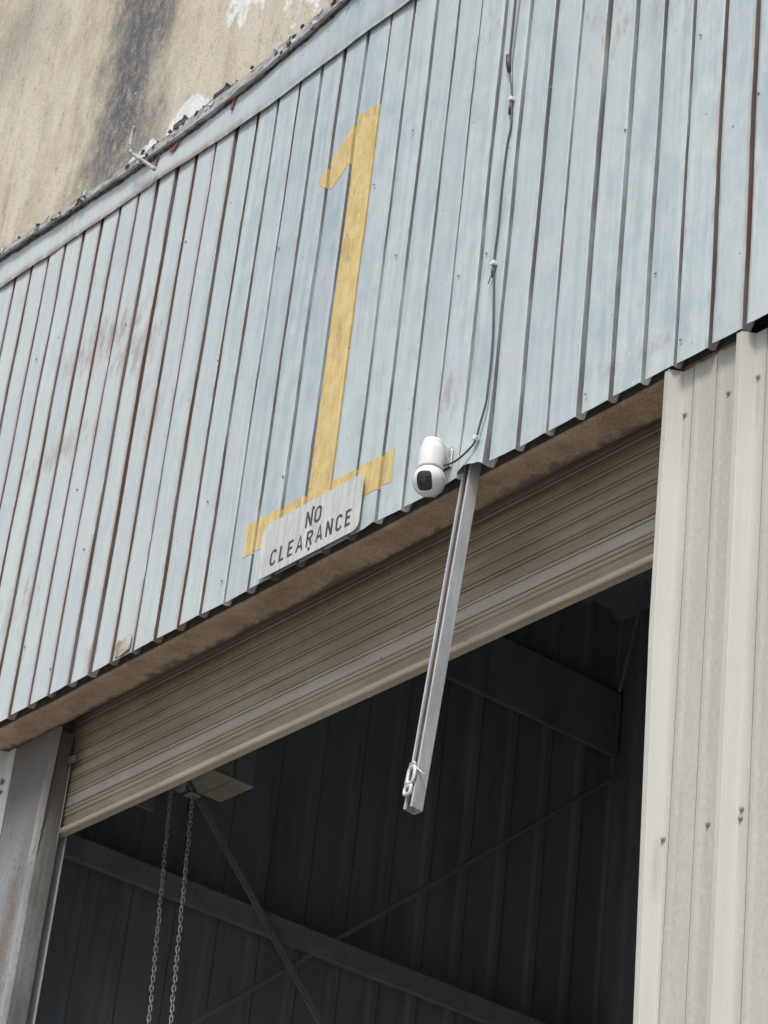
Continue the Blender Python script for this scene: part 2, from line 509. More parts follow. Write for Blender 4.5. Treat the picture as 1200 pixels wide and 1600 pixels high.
M['inwall'] = mat_noise('dim_interior_cladding', (.231, .256, .281), (.281, .306, .331), (6, 6, 1), rough=.8, spec=.2, c2=(.19, .165, .14), s2=(12, 12, 2), t2=(.5, .7), a2=.5)
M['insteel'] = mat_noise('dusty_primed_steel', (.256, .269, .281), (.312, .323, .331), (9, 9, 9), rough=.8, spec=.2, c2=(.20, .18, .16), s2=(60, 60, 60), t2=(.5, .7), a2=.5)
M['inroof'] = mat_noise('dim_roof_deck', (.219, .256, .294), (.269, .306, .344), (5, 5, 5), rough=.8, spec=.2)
M['box'] = mat_noise('dusty_beige_casing', (.38, .345, .285), (.48, .44, .37), (12, 12, 12), rough=.6, c2=(.36, .31, .25), s2=(60, 60, 60), t2=(.55, .7), a2=.5)
M['boxgreen'] = mat_noise('green_enamel_casing', (.22, .27, .24), (.30, .35, .31), (12, 12, 12), rough=.5)
M['chain'] = mat_noise('dull_chain_steel', (.50, .48, .43), (.68, .655, .60), (40, 40, 40), rough=.5, metal=.4, bump=.1, c2=(.26, .19, .14), s2=(60, 60, 60), t2=(.5, .66), a2=.5)
M['leftpanel'] = mat_noise('grey_side_cladding', (.40, .41, .41), (.55, .56, .555), (12, 12, 2), rough=.6, c2=(.30, .25, .20), s2=(30, 30, 8), t2=(.55, .7), a2=.5)
M['ground'] = mat_noise('yard_concrete', (.27, .255, .23), (.36, .34, .31), (.6, .6, .6), rough=.9, spec=.2, c2=(.24, .225, .20), s2=(6, 6, 6), t2=(.55, .7), a2=.5)

# ---------------------------------------------------------------- ground
GZ = -5.5
g = mesh_obj('ground', [(-600, -600, GZ), (600, -600, GZ), (600, 600, GZ), (-600, 600, GZ)], [(0, 1, 2, 3)], M['ground'])
g['kind'] = 'structure'

# ---------------------------------------------------------------- concrete block behind
cb = MB().box(-34, 9, 3.6, 12, GZ, 17).build('concrete_building', M['concrete'])
tag(cb, 'tall beige concrete building behind the metal bay, streaked with dark soot and whitewash', 'building')

# ---------------------------------------------------------------- warehouse bay
WH = thing('warehouse', 'metal warehouse bay with grey ribbed siding above the open shutter doorway, yellow number 1', 'building', (0, 0, 0))

P = 0.12
GD = 0.030          # groove depth
I0, I1 = -12, 45
def seam(i): return i % 4 == 2
def gwid(i): return .0105 if seam(i) else .0185
def bx0(i): return i * P - (.0062 if seam(i) else 0)
def bx1(i): return bx0(i + 1) - gwid(i + 1)
offs = {i: (rnd.uniform(-.0014, .0014), rnd.uniform(-.0030, .0030), rnd.uniform(-.0025, .0025), rnd.uniform(.0008, .0022)) for i in range(I0 - 1, I1 + 2)}

def dent(i, x, z):
    n1 = noise.noise(Vector((x * 2.5, i * .37, z * 2.2)))
    n2 = noise.noise(Vector((x * 9.0, i * 1.7 + 5, z * 4.5)))
    return .0034 * n1 + .0011 * n2

def prof(i):
    """front skin of a board: (x, y, nx, ny, groove weight)"""
    a, b = bx0(i), bx1(i)
    w = b - a
    o, tilt, _, crown = offs[i]
    def yy(x): return o + tilt * ((x - a) / w - .5) + crown * (1 - (2 * (x - a) / w - 1) ** 2) * .55
    pts = [(a - .001, GD * .95, -1, 0, 1.0), (a, .0045 + o, -1, 0, .85), (a + .0012, .0012 + yy(a), -.7, -.7, .5), (a + .0038, yy(a + .0038), 0, -1, .40)]
    for t in (.10, .25, .45, .62, .80):
        x = a + w * t
        gg = max(0, .34 - 4 * min(t, 1 - t) * .5)
        pts.append((x, yy(x), 0, -1, gg))
    pts += [(b - .0040, yy(b - .0040), 0, -1, .30), (b - .0018, .0005 + yy(b), .35, -.94, .33), (b - .0005, .0016 + yy(b), .75, -.66, .42), (b, .0036 + yy(b), 1, -.2, .93), (b + .0010, .016, 1, 0, .95), (b + .0022, GD, 1, 0, 1.0)]
    # floor of the next groove
    pts.append((bx0(i + 1) - .0016, GD + .0015, 0, -1, 1.0))
    return pts

def edge_wob(i, z):
    return .0017 * noise.noise(Vector((i * 3.1, z * 1.6, 1.0))) + .0005 * noise.noise(Vector((i * 5.3, z * 7, 4.0)))

def skin(i, x, y, z):
    k = max(0.0, 1 - y / GD)
    yd = dent(i, x, z) * k
    wob = edge_wob(i if x < (bx0(i) + bx1(i)) / 2 else i + 1, z)
    # the loose foot of the board the strut hangs behind
    if i == 19 and z < .35:
        yd -= .012 * (1 - z / .35) ** 2 * k
    return (x + wob, y + yd, z)

ZTOP = 2.185
NZ = 26
def bottom_z(i, x):
    z = offs[i][2] + .002 * noise.noise(Vector((x * 12, i, 0)))
    if i == 19:
        t = (x - bx0(i)) / (bx1(i) - bx0(i))
        z += .030 * math.exp(-((t - .42) / .38) ** 2) + .006 * math.sin(t * 9) - .004
    if i == 18:
        t = (x - bx0(i)) / (bx1(i) - bx0(i))
        z += .010 * max(0, t - .5)
    if i == 15:
        t = (x - bx0(i)) / (bx1(i) - bx0(i))
        z += .008 * max(0, t - .6) * 2.5
    return z

for i in range(I0, I1):
    pr = prof(i)
    vs, at = [], []
    for kz in range(NZ + 1):
        for (x, y, nx, ny, gw) in pr:
            zb = bottom_z(i, x) - (.002 if y > .012 else 0) + (.035 if (y > .02 and nx <= 0) else (.005 if y > .02 else 0))
            z = zb + (ZTOP - zb) * kz / NZ
            vs.append(skin(i, x, y, z))
            at.append(gw)
    m = len(pr)
    fs = []
    for kz in range(NZ):
        for j in range(m - 1):
            fs.append((kz * m + j, kz * m + j + 1, (kz + 1) * m + j + 1, (kz + 1) * m + j))
    # thin returned edge at the foot so that the sheet shows thickness from below
    base = len(vs)
    for j in range(m):
        vs.append(vs[j]); at.append(at[j])
    for j in range(m):
        x, y, z = vs[j]
        vs.append((x + pr[j][2] * -.0016, y - pr[j][3] * .0016, z))
        at.append(at[j])
    for j in range(m - 1):
        fs.append((base + j + 1, base + j, base + m + j, base + m + j + 1))
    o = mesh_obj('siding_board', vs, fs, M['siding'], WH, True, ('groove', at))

# torn foot of one board: bare brown metal and a curled pale flake
a5 = bx0(5)
vs = []
for (dx, dz) in ((.004, .0), (.0, .045), (.016, .060), (.034, .052), (.046, .040), (.044, .012), (.040, .002)):
    vs.append((a5 + .010 + dx, -.0042, .004 + dz))
mesh_obj('bare_rust_patch', vs, [tuple(range(len(vs)))], M['soffit'], WH)
vs, fs = [], []
outl = [(.030, .0), (.034, .028), (.044, .050), (.060, .064), (.078, .068), (.088, .060), (.091, .035), (.088, .010)]
for k, (dx, dz) in enumerate(outl):
    vs.append((a5 + .010 + dx, -.0065 - .004 * math.sin(k), dz - .003))
for k, (dx, dz) in enumerate(outl):
    vs.append((a5 + .010 + dx, -.0045, dz - .003))
n = len(outl)
fs = [tuple(range(n))] + [(k, (k + 1) % n, n + (k + 1) % n, n + k) for k in range(n)]
mesh_obj('peeling_flake', vs, fs, M['box'], WH)

# small fixings on the siding
rv = MB().lathe([(.0038, 0), (.0038, .0014), (.0022, .0026), (.0005, .0028)], 10, (0, -1, 0))
rivet0 = None
for (x, z) in ((.30, .52), (.31, 1.42), (.95, .98), (1.42, .35), (1.02, .42), (1.86, .95), (1.87, 1.42), (2.18, .72), (2.30, .74), (2.86, .88), (3.02, .32), (3.14, 1.05), (.18, .80), (-.30, 1.55), (3.13, .06), (2.78, .05), (1.70, 1.30), (1.21, 1.30), (.62, 1.62), (.02, .25), (3.37, .72), (2.52, 1.22), (.22, .10), (1.17, .08)):
    if rivet0 is None:
        rivet0 = rv.build('rivet', M['screw'], WH); rivet0.location = (x, -.003, z)
    else:
        link_copy(rivet0, WH, (x, -.003, z))

# painted figure 1 that follows the boards
def paint(i, xa, xb, zlo, zhi, mb, rows):
    pr = [p for p in prof(i) if xa - 1e-6 <= p[0] <= xb + 1e-6]
    def at_x(x):
        q = prof(i)
        for u, v in zip(q[1:], q[2:]):
            if u[0] <= x <= v[0] and v[0] > u[0]:
                t = (x - u[0]) / (v[0] - u[0])
                return (x, u[1] + t * (v[1] - u[1]), 0, -1, 0)
        return None
    for xe, front in ((xa, True), (xb, False)):
        p = at_x(xe)
        if p and all(abs(p[0] - s[0]) > 5e-4 for s in pr):
            pr = [p] + pr if front else pr + [p]
    pr.sort(key=lambda p: p[0] + p[1] * 1e-3)
    vs, fs = [], []
    m = len(pr)
    for k in range(rows + 1):
        for (x, y, nx, ny, gw) in pr:
            l, h = zlo(x), zhi(x)
            h = max(h, l + .0005)
            wob = .0022 * noise.noise(Vector((x * 40, i, 3))) if k in (0, rows) else 0
            z = l + (h - l) * k / rows + wob
            q = skin(i, x, y, z)
            vs.append((q[0] + nx * .0009, q[1] + ny * .0009, q[2]))
    for k in range(rows):
        for j in range(m - 1):
            fs.append((k * m + j, k * m + j + 1, (k + 1) * m + j + 1, (k + 1) * m + j))
    mb.add(vs, fs)

def lin(pts):
    def f(x):
        if x <= pts[0][0]: return pts[0][1]
        for (x0, z0), (x1, z1) in zip(pts, pts[1:]):
            if x <= x1: return z0 + (z1 - z0) * (x - x0) / (x1 - x0)
        return pts[-1][1]
    return f
num = MB()
E_ = .002
paint(13, bx0(13) + E_, bx1(13) + .0012, lin([(1.5, .10)]), lin([(1.56, 1.647), (1.66, 1.643)]), num, 22)
paint(12, bx0(12) + E_, bx1(12) + .0012, lin([(1.438, 1.43), (1.456, 1.403), (1.540, 1.466), (1.55, 1.470)]), lin([(1.438, 1.522), (1.541, 1.622), (1.55, 1.622)]), num, 4)
paint(11, 1.386, bx1(11) + .0012, lin([(1.386, 1.470), (1.40, 1.452), (1.426, 1.432)]), lin([(1.386, 1.478), (1.424, 1.516)]), num, 2)
for i in range(10, 16):
    if i == 13: continue
    xa = 1.256 if i == 10 else bx0(i) + E_
    xb = bx1(i) + .0012
    paint(i, xa, xb, lin([(1.25, .128), (1.97, .112)]), lin([(1.25, .242), (1.97, .224)]), num, 3)
paint(16, bx0(16) + E_, 1.968, lin([(1.25, .128), (1.97, .112)]), lin([(1.25, .242), (1.97, .224)]), num, 3)
no = num.build('painted_numeral', M['yellow'], WH, True)
no['label'] = 'tall yellow painted figure 1 on the siding'

# flashing band along the top, two lengths
def wav(x, s, a): return a * noise.noise(Vector((x * s, 2.3, 7.1)))
fb = lin([(-1.5, 2.08), (-.702, 2.060), (-.3, 2.043), (.0, 2.034), (.357, 2.020), (.65, 2.0), (.954, 1.986), (1.3, 1.992), (1.611, 2.000), (1.9, 2.0), (6, 2.0)])
ft = lin([(-1.5, 2.215), (-.744, 2.196), (-.066, 2.150), (.351, 2.128), (.666, 2.120), (.926, 2.132), (1.211, 2.158), (1.45, 2.196), (1.8, 2.205), (6, 2.21)])
def flashing(xa, xb, y0):
    n = int((xb - xa) / .04)
    vs, fs, at = [], [], []
    for k in range(n + 1):
        x = xa + (xb - xa) * k / n
        lo, hi = fb(x) + wav(x, 6, .004), ft(x) + .02
        for t, yo in ((-.012, .0015), (0, 0), (.25, -.0004), (.5, -.0006), (.75, -.0004), (1.0, .0004)):
            z = lo + (hi - lo) * max(t, 0) + (-.004 if t < 0 else 0)
            vs.append((x, y0 + yo + .0035 * noise.noise(Vector((x * 5, z * 9, 1))) + .0016 * noise.noise(Vector((x * 17, z * 20, 5))), z))
            at.append(.45 if t <= 0 else (.25 if t == 1 else 0))
    for k in range(n):
        for j in range(5):
            a = k * 6 + j
            fs.append((a, a + 6, a + 7, a + 1))
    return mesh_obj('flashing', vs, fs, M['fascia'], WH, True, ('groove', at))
flashing(-1.45, .338, -.009)
flashing(.345, 5.4, -.013)
# scars on the flashing where the paint has come away
for (x, z, w, h) in ((.80, 2.085, .018, .050), (.345, 2.085, .012, .05), (.43, 2.10, .05, .02)):
    vs = [(x + w * .0, -.0215, z), (x + w * .5, -.0215, z - .006), (x + w, -.0215, z + h * .6), (x + w * 1.3, -.0215, z + h), (x + w * .6, -.0215, z + h * .9), (x + w * .1, -.0215, z + h * .4)]
    vs2 = [(p[0], p[1] + .004, p[2]) for p in vs]
    mesh_obj('bare_primer_scar', vs + vs2, [tuple(range(6))] + [(k, (k + 1) % 6, 6 + (k + 1) % 6, 6 + k) for k in range(6)], M['rustpaint'], WH)

# drip edge and ragged roofing felt above the flashing
top = lin([(-1.5, 2.262), (-.748, 2.232), (-.068, 2.186), (.346, 2.174), (.656, 2.184), (.921, 2.186), (1.204, 2.212), (1.413, 2.226), (1.8, 2.24), (6, 2.24)])
def strip(name, zlo, zhi, y0, th, mat, rag_lo=0, rag_hi=0, sl=40, sd=0, xa=-1.45, xb=5.4, step=.012):
    n = int((xb - xa) / step)
    vs, fs = [], []
    for k in range(n + 1):
        x = xa + (xb - xa) * k / n
        l = zlo(x) + rag_lo * (noise.noise(Vector((x * sl, sd, 1))) + .6 * noise.noise(Vector((x * sl * 2.7, sd, 4))))
        h = zhi(x) + rag_hi * (noise.noise(Vector((x * sl * .7, sd, 8))) + .5 * noise.noise(Vector((x * sl * 2.1, sd, 2))))
        h = max(h, l + .002)
        yy = y0 + .004 * noise.noise(Vector((x * 11, sd, 3)))
        vs += [(x, yy, l), (x, yy - .001, h), (x, yy + th, h), (x, yy + th, l)]
    for k in range(n):
        for j in range(4):
            a, b = k * 4 + j, k * 4 + (j + 1) % 4
            fs.append((a, a + 4, b + 4, b))
    fs += [(3, 2, 1, 0), tuple(n * 4 + j for j in range(4))]
    return mesh_obj(name, vs, fs, mat, WH)
strip('felt_edge', lambda x: ft(x) + .001, lambda x: ft(x) + .014, -.021, .012, M['felt'], .007, .003, 16, 3)
strip('drip_edge', lambda x: ft(x) + .008, lambda x: top(x) - .006, -.034, .02, M['trim'], .002, .003, 20, 5)
strip('roofing_felt', lambda x: top(x) - .009, lambda x: top(x) + .000, -.031, .045, M['felt'], .002, .005, 14, 9)
# loose flaps of felt standing up
for (x, w, h) in ((.325, .04, .030), (.47, .085, .055), (.60, .06, .026), (.72, .10, .050), (.80, .05, .028), (-.30, .03, .012), (1.06, .04, .02), (1.28, .05, .014)):
    z = top(x) - .006
    h *= 1.15
    pts = [(x - w * .5, z), (x - w * .42, z + h * .7), (x - w * .2, z + h), (x + w * .1, z + h * .82), (x + w * .3, z + h * .95), (x + w * .62, z + h * .45), (x + w * .7, z)]
    vs = [(px, -.020 - .006 * math.sin(q * 2.1), pz) for q, (px, pz) in enumerate(pts)] + [(px, -.014, pz) for (px, pz) in pts]
    mesh_obj('felt_flap', vs, [tuple(range(7))] + [tuple(range(13, 6, -1))] + [(k, (k + 1) % 7, 7 + (k + 1) % 7, 7 + k) for k in range(7)], M['felt'], WH)

chips_dark, chips_pale = MB(), MB()
for k in range(60):
    x = rnd.uniform(-1.0, 1.7)
    z = top(x) + rnd.uniform(-.042, .006)
    w, h = rnd.uniform(.005, .017), rnd.uniform(.003, .008)
    y = -.036 - rnd.uniform(.001, .006)
    t = rnd.uniform(-.6, .6)
    q = [(-w, -h * .3), (-w * .4, -h), (w * .5, -h * .6), (w, h * .1), (w * .3, h), (-w * .5, h * .7)]
    q = [(x + a * math.cos(t) - b * math.sin(t), z + a * math.sin(t) + b * math.cos(t)) for a, b in q]
    vs = [(a, y + rnd.uniform(-.003, .003), b) for a, b in q] + [(a, y + .006, b) for a, b in q]
    (chips_dark if rnd.random() < .72 else chips_pale).add(vs, [tuple(range(6))] + [tuple(range(11, 5, -1))] + [(j, 6 + j, 6 + (j + 1) % 6, (j + 1) % 6) for j in range(6)])
o = chips_dark.build('felt_crumbs', M['felt'], WH); o['kind'] = 'stuff'
o = chips_pale.build('paint_flakes', M['clip'], WH); o['kind'] = 'stuff'

# header above the doorway: rusty channel seen from below, with lips
hd = MB()
nx_ = 60
vs, fs = [], []
for k in range(nx_ + 1):
    x = -1.45 + 4.75 * k / nx_
    for (y, z) in ((.0440, .010), (.046, .004), (.060, .003), (.10, .004), (.140, .003), (.157, .003), (.160, .006), (.160, .10), (.168, .10), (.168, .14)):
        vs.append((x, y + .002 * noise.noise(Vector((x * 3, y * 9, 0))), z + .0035 * noise.noise(Vector((x * 4, y * 30, 2)))))
for k in range(nx_):
    for j in range(9):
        a = k * 10 + j
        fs.append((a, a + 1, a + 11, a + 10))
hd.add(vs, fs)
hd.build('door_header', M['soffit'], WH, True)
MB().box(-1.45, 3.3, .046, .050, .0085, .16).build('header_web', mat_plain('gap_shade_web', (.12, .11, .10), .8, 0, .2), WH)  # dark colour paints in the shaded gap behind the siding's foot
# lining of the wall above the door
MB().box(-1.45, 6.5, .172, .19, .08, 1.95).build('header_lining', M['insteel'], WH)

# left jamb, guide, and the cladding left of it
def jamb(mx):
    q = (lambda x: x) if not mx else (lambda x: 3.22 - x)
    zs = [GZ, -3.5, -2, -1.2, -.8, -.5, -.3, -.15, -.002]
    pts = [(-.188, .20), (-.19, .152), (-.10, .150), (.000, .151), (.018, .150), (.024, .146), (.031, .1455), (.037, .150), (.050, .152), (.062, .156), (.064, .175), (.063, .222)]
    mb = MB()
    vs, fs = [], []
    for z in zs:
        t = max(0, min(1, (z + .40) / .40))
        for (x, y) in pts:
            xx = x + (.024 * t if (x > .0 and y < .17) else (-.012 * t if x > .05 else 0))
            vs.append((q(xx) + .0015 * noise.noise(Vector((x * 9, z * 3, 1))), y + .002 * noise.noise(Vector((x * 20, z * 4, 6))), z))
    m = len(pts)
    for k in range(len(zs) - 1):
        for j in range(m - 1):
            f_ = (k * m + j, k * m + j + 1, (k + 1) * m + j + 1, (k + 1) * m + j)
            fs.append(f_ if not mx else f_[::-1])
    mb.add(vs, fs)
    o = mb.build('door_jamb', M['jamb'], WH)
    ms = MB()
    cl = [(-.03, .2265), (.052, .2265), (.056, .2235), (.060, .2225), (.060, .2262), (.055, .2295), (-.026, .2300), (-.026, .2600), (.046, .2600), (.050, .2570), (.0535, .2570), (.0535, .2612), (.049, .2640), (-.03, .2640)]
    cl = [(q(x), y) for (x, y) in cl]
    if mx: cl = cl[::-1]
    ms.sweep_z(cl, [GZ, -2, -.5, -.10], True)
    gd = ms.build('door_guide', M['leftpanel'], WH)
    return o, gd
jamb(False)
jamb(True)
# flared mouth of the guide and its stop block
fl = MB()
fl.add([(.030, .2225, -.105), (.062, .2225, -.105), (.040, .190, -.03), (.034, .190, -.03), (.030, .2265, -.105), (.062, .2265, -.105), (.042, .194, -.028), (.034, .194, -.028)],
       [(0, 1, 2, 3), (7, 6, 5, 4), (0, 4, 5, 1), (1, 5, 6, 2), (2, 6, 7, 3), (3, 7, 4, 0)])
fl.box(.050, .108, .205, .221, -.118, -.094, .003)
fl.build('guide_mouth', M['jamb'], WH)
# grey cladding left of the jamb
lp = MB()
pp = []
x = -1.45
while x < -.20:
    pp += [(x, .150), (x + .10, .150), (x + .115, .128), (x + .145, .128), (x + .16, .150)]
    x += .21
pp = [p for p in pp if p[0] < -.21] + [(-.206, .150), (-.196, .1475), (-.193, .152)]
lp.sweep_z(pp, [GZ, -2, -.5, -.001])
lp.build('side_cladding', M['leftpanel'], WH)
tb = MB()
tb.add([(-.300, .140, -.136), (-.236, .143, -.122), (-.226, .144, -.113), (-.246, .143, -.099), (-.300, .142, -.084), (-.300, .149, -.136), (-.236, .149, -.122), (-.226, .149, -.113), (-.246, .149, -.099), (-.300, .149, -.084)],
       [(0, 1, 2, 3, 4), (9, 8, 7, 6, 5)] + [(k, 5 + k, 5 + (k + 1) % 5, (k + 1) % 5) for k in range(5)])
tb.tube([(-.300, .143, -.172), (-.252, .143, -.163), (-.230, .147, -.150)], .004, 8)
tb.build('broken_bracket', M['soffit'], WH)

# cream ribbed cladding right of the doorway, in sheets, with screws
RP = .253
def rib(x):
    return [(x - .019, .036), (x, .005), (x + .002, .004), (x + .017, .004), (x + .019, .005), (x + .038, .036)]
def bead(x):
    return [(x - .012, .0358), (x - .0112, .0425), (x - .0080, .0425), (x - .0070, .0335), (x + .004, .0326), (x + .016, .0358)]
sheets = []
sx = 3.069
for s in range(5):
    pts = []
    for r in range(3):
        x = sx + r * RP
        pts += rib(x) + bead(x + .086) + bead(x + .169)
    pts.append((sx + 3 * RP - .0205, .0362))
    if s == 0:
        pts = [(3.052, .17), (3.047, .12), (3.046, .040)] + [(3.0485, .037)] + pts
    if s > 0:
        pts = [(x, y - .0012 if k < 6 else y) for k, (x, y) in enumerate(pts)]
    mb = MB()
    zs = [GZ, -4, -3, -2.5, -2, -1.6, -1.3, -1.0, -.75, -.4, -.2, -.08, -.006]
    vs, fs = [], []
    for z in zs:
        for (x, y) in pts:
            d = .0012 * noise.noise(Vector((x * 6, z * 2.2, 3))) + .0006 * noise.noise(Vector((x * 25, z * 6, 9)))
            zz = z if z < -.01 else z + .0025 * noise.noise(Vector((x * 30, 0, 2)))
            dr = min(.045, .026 * max(0, -.75 - z)) * max(0, min(1, (3.125 - x) / .015))
            vs.append((x + dr, y + d, zz))
    m = len(pts)
    for k in range(len(zs) - 1):
        for j in range(m - 1):
            fs.append((k * m + j, k * m + j + 1, (k + 1) * m + j + 1, (k + 1) * m + j))
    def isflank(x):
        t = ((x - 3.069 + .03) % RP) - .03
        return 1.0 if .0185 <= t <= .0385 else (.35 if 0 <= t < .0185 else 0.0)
    sh = mesh_obj('wall_panel', vs, fs, M['cream'], WH, False, ('flank_lit', [isflank(x) for z in zs for (x, y) in pts]))
    sheets.append(sh)
    sx += 3 * RP
sc = MB()
sc.lathe([(.0072, 0), (.0072, .0012), (.0052, .0015), (.0048, .0056), (.0036, .0066), (.0003, .0068)], 12, (0, -1, 0))
screw0 = None
def screw(x, z):
    global screw0
    s = min(4, max(0, int((x - 3.04) / (3 * RP))))
    if screw0 is None:
        screw0 = sc.build('screw', mat_noise('zinc_screw_head', (.26, .26, .25), (.40, .40, .385), (300, 300, 300), rough=.55, metal=.3, bump=.1), sheets[s]); screw0.location = (x, .0357, z)
    else:
        link_copy(screw0, sheets[s], (x, .0357, z))
for z in (-.140, -1.298, -2.6):
    for x in (3.119, 3.272, 3.374, 3.525, 3.627, 3.778):
        screw(x + (.009 if (x < 3.2 and z < -1) else 0) + rnd.uniform(-.002, .002), z + rnd.uniform(-.004, .004))
screw(3.373, -1.316)

# roof, back, sides of the bay, interior cladding and framing
MB().box(-1.45, 6.6, .04, 3.3, 1.93, 2.02).build('roof_slab', M['felt'], WH)
def corr_y(name, xw, y0, y1, z0, z1, mat, flip=1):
    pts = []
    y = y0
    while y < y1 - 1e-4:
        pts += [(xw, y), (xw, min(y + .085, y1)), (xw + .013 * flip, min(y + .100, y1)), (xw + .013 * flip, min(y + .130, y1)), (xw, min(y + .145, y1))]
        y += .19
    pts.append((xw, y1))
    return MB().sweep_z(pts, [z0, z1]).build(name, mat, WH)
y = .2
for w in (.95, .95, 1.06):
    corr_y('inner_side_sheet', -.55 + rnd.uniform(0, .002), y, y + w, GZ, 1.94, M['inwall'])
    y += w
def corr_x(name, yw, x0, x1, z0, z1, mat):
    pts = []
    x = x0
    while x < x1 - 1e-4:
        pts += [(x, yw), (min(x + .085, x1), yw), (min(x + .1, x1), yw - .013), (min(x + .13, x1), yw - .013), (min(x + .145, x1), yw)]
        x += .19
    pts.append((x1, yw))
    return MB().sweep_z(pts, [z0, z1]).build(name, mat, WH)
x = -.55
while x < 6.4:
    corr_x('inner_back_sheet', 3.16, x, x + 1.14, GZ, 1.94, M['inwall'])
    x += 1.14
MB().box(-1.45, -1.43, .05, 3.3, GZ, 1.93).build('end_wall', M['leftpanel'], WH)
MB().box(6.5, 6.52, .05, 3.3, GZ, 1.93).build('end_wall', M['cream'], WH)
MB().box(-1.43, 6.5, 3.24, 3.28, GZ, 1.93).build('rear_wall', M['leftpanel'], WH)
# roof deck seen from inside, ribs along the bay
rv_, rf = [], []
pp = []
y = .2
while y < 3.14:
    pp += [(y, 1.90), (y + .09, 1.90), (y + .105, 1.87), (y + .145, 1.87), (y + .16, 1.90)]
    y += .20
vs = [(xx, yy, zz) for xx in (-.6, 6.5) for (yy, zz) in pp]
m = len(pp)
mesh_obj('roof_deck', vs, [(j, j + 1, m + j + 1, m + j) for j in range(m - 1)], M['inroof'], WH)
MB().box(-.52, -.495, .3, 3.13, 1.20, 1.49).build('eave_beam', M['inwall'], WH)
MB().box(-.525, -.404, .3, 3.13, -.126, -.1195).box(-.405, -.398, .3, 3.13, -.200, -.118).box(-.43, -.404, .3, 3.13, -.199, -.194).build('wall_girt', M['insteel'], WH)
def bar(name, a, b, w, t, mat, nrm=(1, 0, 0)):
    a, b, nrm = Vector(a), Vector(b), Vector(nrm)
    d = (b - a).normalized()
    s = d.cross(nrm).normalized() * w / 2
    nn = nrm * t / 2
    vs = [a + s + nn, a - s + nn, a - s - nn, a + s - nn, b + s + nn, b - s + nn, b - s - nn, b + s - nn]
    return MB().add(vs, [(0, 1, 2, 3), (7, 6, 5, 4), (0, 4, 5, 1), (1, 5, 6, 2), (2, 6, 7, 3), (3, 7, 4, 0)]).build(name, mat, WH)
bar('brace_bar', (-.375, .90, .303), (-.375, 2.60, -1.372), .026, .006, M['insteel'])
MB().tube([(-.435, 3.1, 1.09), (-.42, 1.157, -.616), (-.41, .35, -1.32)], .011, 8).build('brace_rod', M['insteel'], WH)
MB().tube([(-.24, 3.0, 1.90), (-.363, 3.0, 1.412)], .008, 8).build('hanger_rod', M['insteel'], WH)

# ---------------------------------------------------------------- roller shutter
SH = thing('roller_shutter', 'dusty beige roller shutter drawn up under the rusty header', 'shutter', (0, 0, 0))
YS = .245
SX0, SX1 = .010, 3.21
def slat_mesh(h, bulge, zs=None):
    """one slat: flat curved face with hooked interlocks, profile in (y, z), local z = 0 at the top"""
    return [(.010, 0.0), (-.0030, -.0004), (-.0060, -.0022), (-.0066, -.0050), (-.0054, -.0082), (-.0030, -.0098), (.010, -.0104), (.010, -.0124), (-.0030, -.0128),
            (-.0046, -.0150), (-bulge, -h * .45), (-bulge * 1.05, -h * .62), (-bulge * .92, -h * .86), (-.0030, -h * .945), (.010, -h * .957), (.010, -h * 1.0)]
def slat(z, h, mat, bulge=.0058, seed=0):
    pr = slat_mesh(h, bulge)
    n = 24
    vs, fs = [], []
    m = len(pr)
    for k in range(n + 1):
        x = SX0 + rnd.uniform(-.003, .003) * (k in (0, n)) + (SX1 - SX0) * k / n
        sag = .0020 * noise.noise(Vector((x * 1.2, seed, 0))) - .006 * (x / 3.2)
        for (y, zz) in pr:
            vs.append((x, YS + y + .0012 * noise.noise(Vector((x * 2.3, seed * 3.7, zz * 40))), z + zz + sag))
    for k in range(n):
        for j in range(m - 1):
            a = k * m + j
            fs.append((a, a + m, a + m + 1, a + 1))
    o = mesh_obj('slat', vs, fs, mat, SH, False)
    return o
zt = -.262
z = zt + .0535 * 9
kk = 0
tops = []
while z > zt + .02:
    slat(z, .0535, M['slat'] if z > zt + .06 else M['slat_low'], seed=kk)
    z -= .0535
    kk += 1
# bottom: two pale beads, a flat dusty band, then the rail
def long_piece(name, prof_yz, mat, seed):
    n = 24
    m = len(prof_yz)
    vs, fs = [], []
    for k in range(n + 1):
        x = SX0 + (SX1 - SX0) * k / n
        sag = .0020 * noise.noise(Vector((x * 1.2, seed, 0))) - .006 * (x / 3.2)
        for (y, zz) in prof_yz:
            vs.append((x, YS + y + .0010 * noise.noise(Vector((x * 2.6, seed, zz * 30))), zz + sag))
    for k in range(n):
        for j in range(m - 1):
            a = k * m + j
            fs.append((a, a + m, a + m + 1, a + 1))
    fs.append(tuple(range(m)))
    fs.append(tuple(n * m + j for j in range(m - 1, -1, -1)))
    return mesh_obj(name, vs, fs, mat, SH, False)
long_piece('bead', [(.006, -.262), (-.004, -.264), (-.0085, -.268), (-.0085, -.272), (-.004, -.276), (.004, -.2772)], M['slat_low'], 31)
long_piece('bead', [(.006, -.2774), (-.003, -.279), (-.0075, -.283), (-.0075, -.288), (-.003, -.292), (.004, -.2945)], M['slat_low'], 31)
long_piece('bottom_band', [(.006, -.2948), (-.002, -.296), (-.002, -.334), (.006, -.335)], M['slat'], 31)
long_piece('bottom_rail', [(.0065, -.331), (-.009, -.3355), (-.0155, -.3375), (-.0165, -.340), (-.0160, -.3510), (-.0130, -.3555), (.010, -.3590), (.0105, -.350)], M['bar'], 31)
# the coil above
MB().lathe([(.04, 0), (.135, .005), (.135, 3.2), (.04, 3.205)], 32, (1, 0, 0), (.01, .45, .52)).build('coil', M['slat'], SH, True)

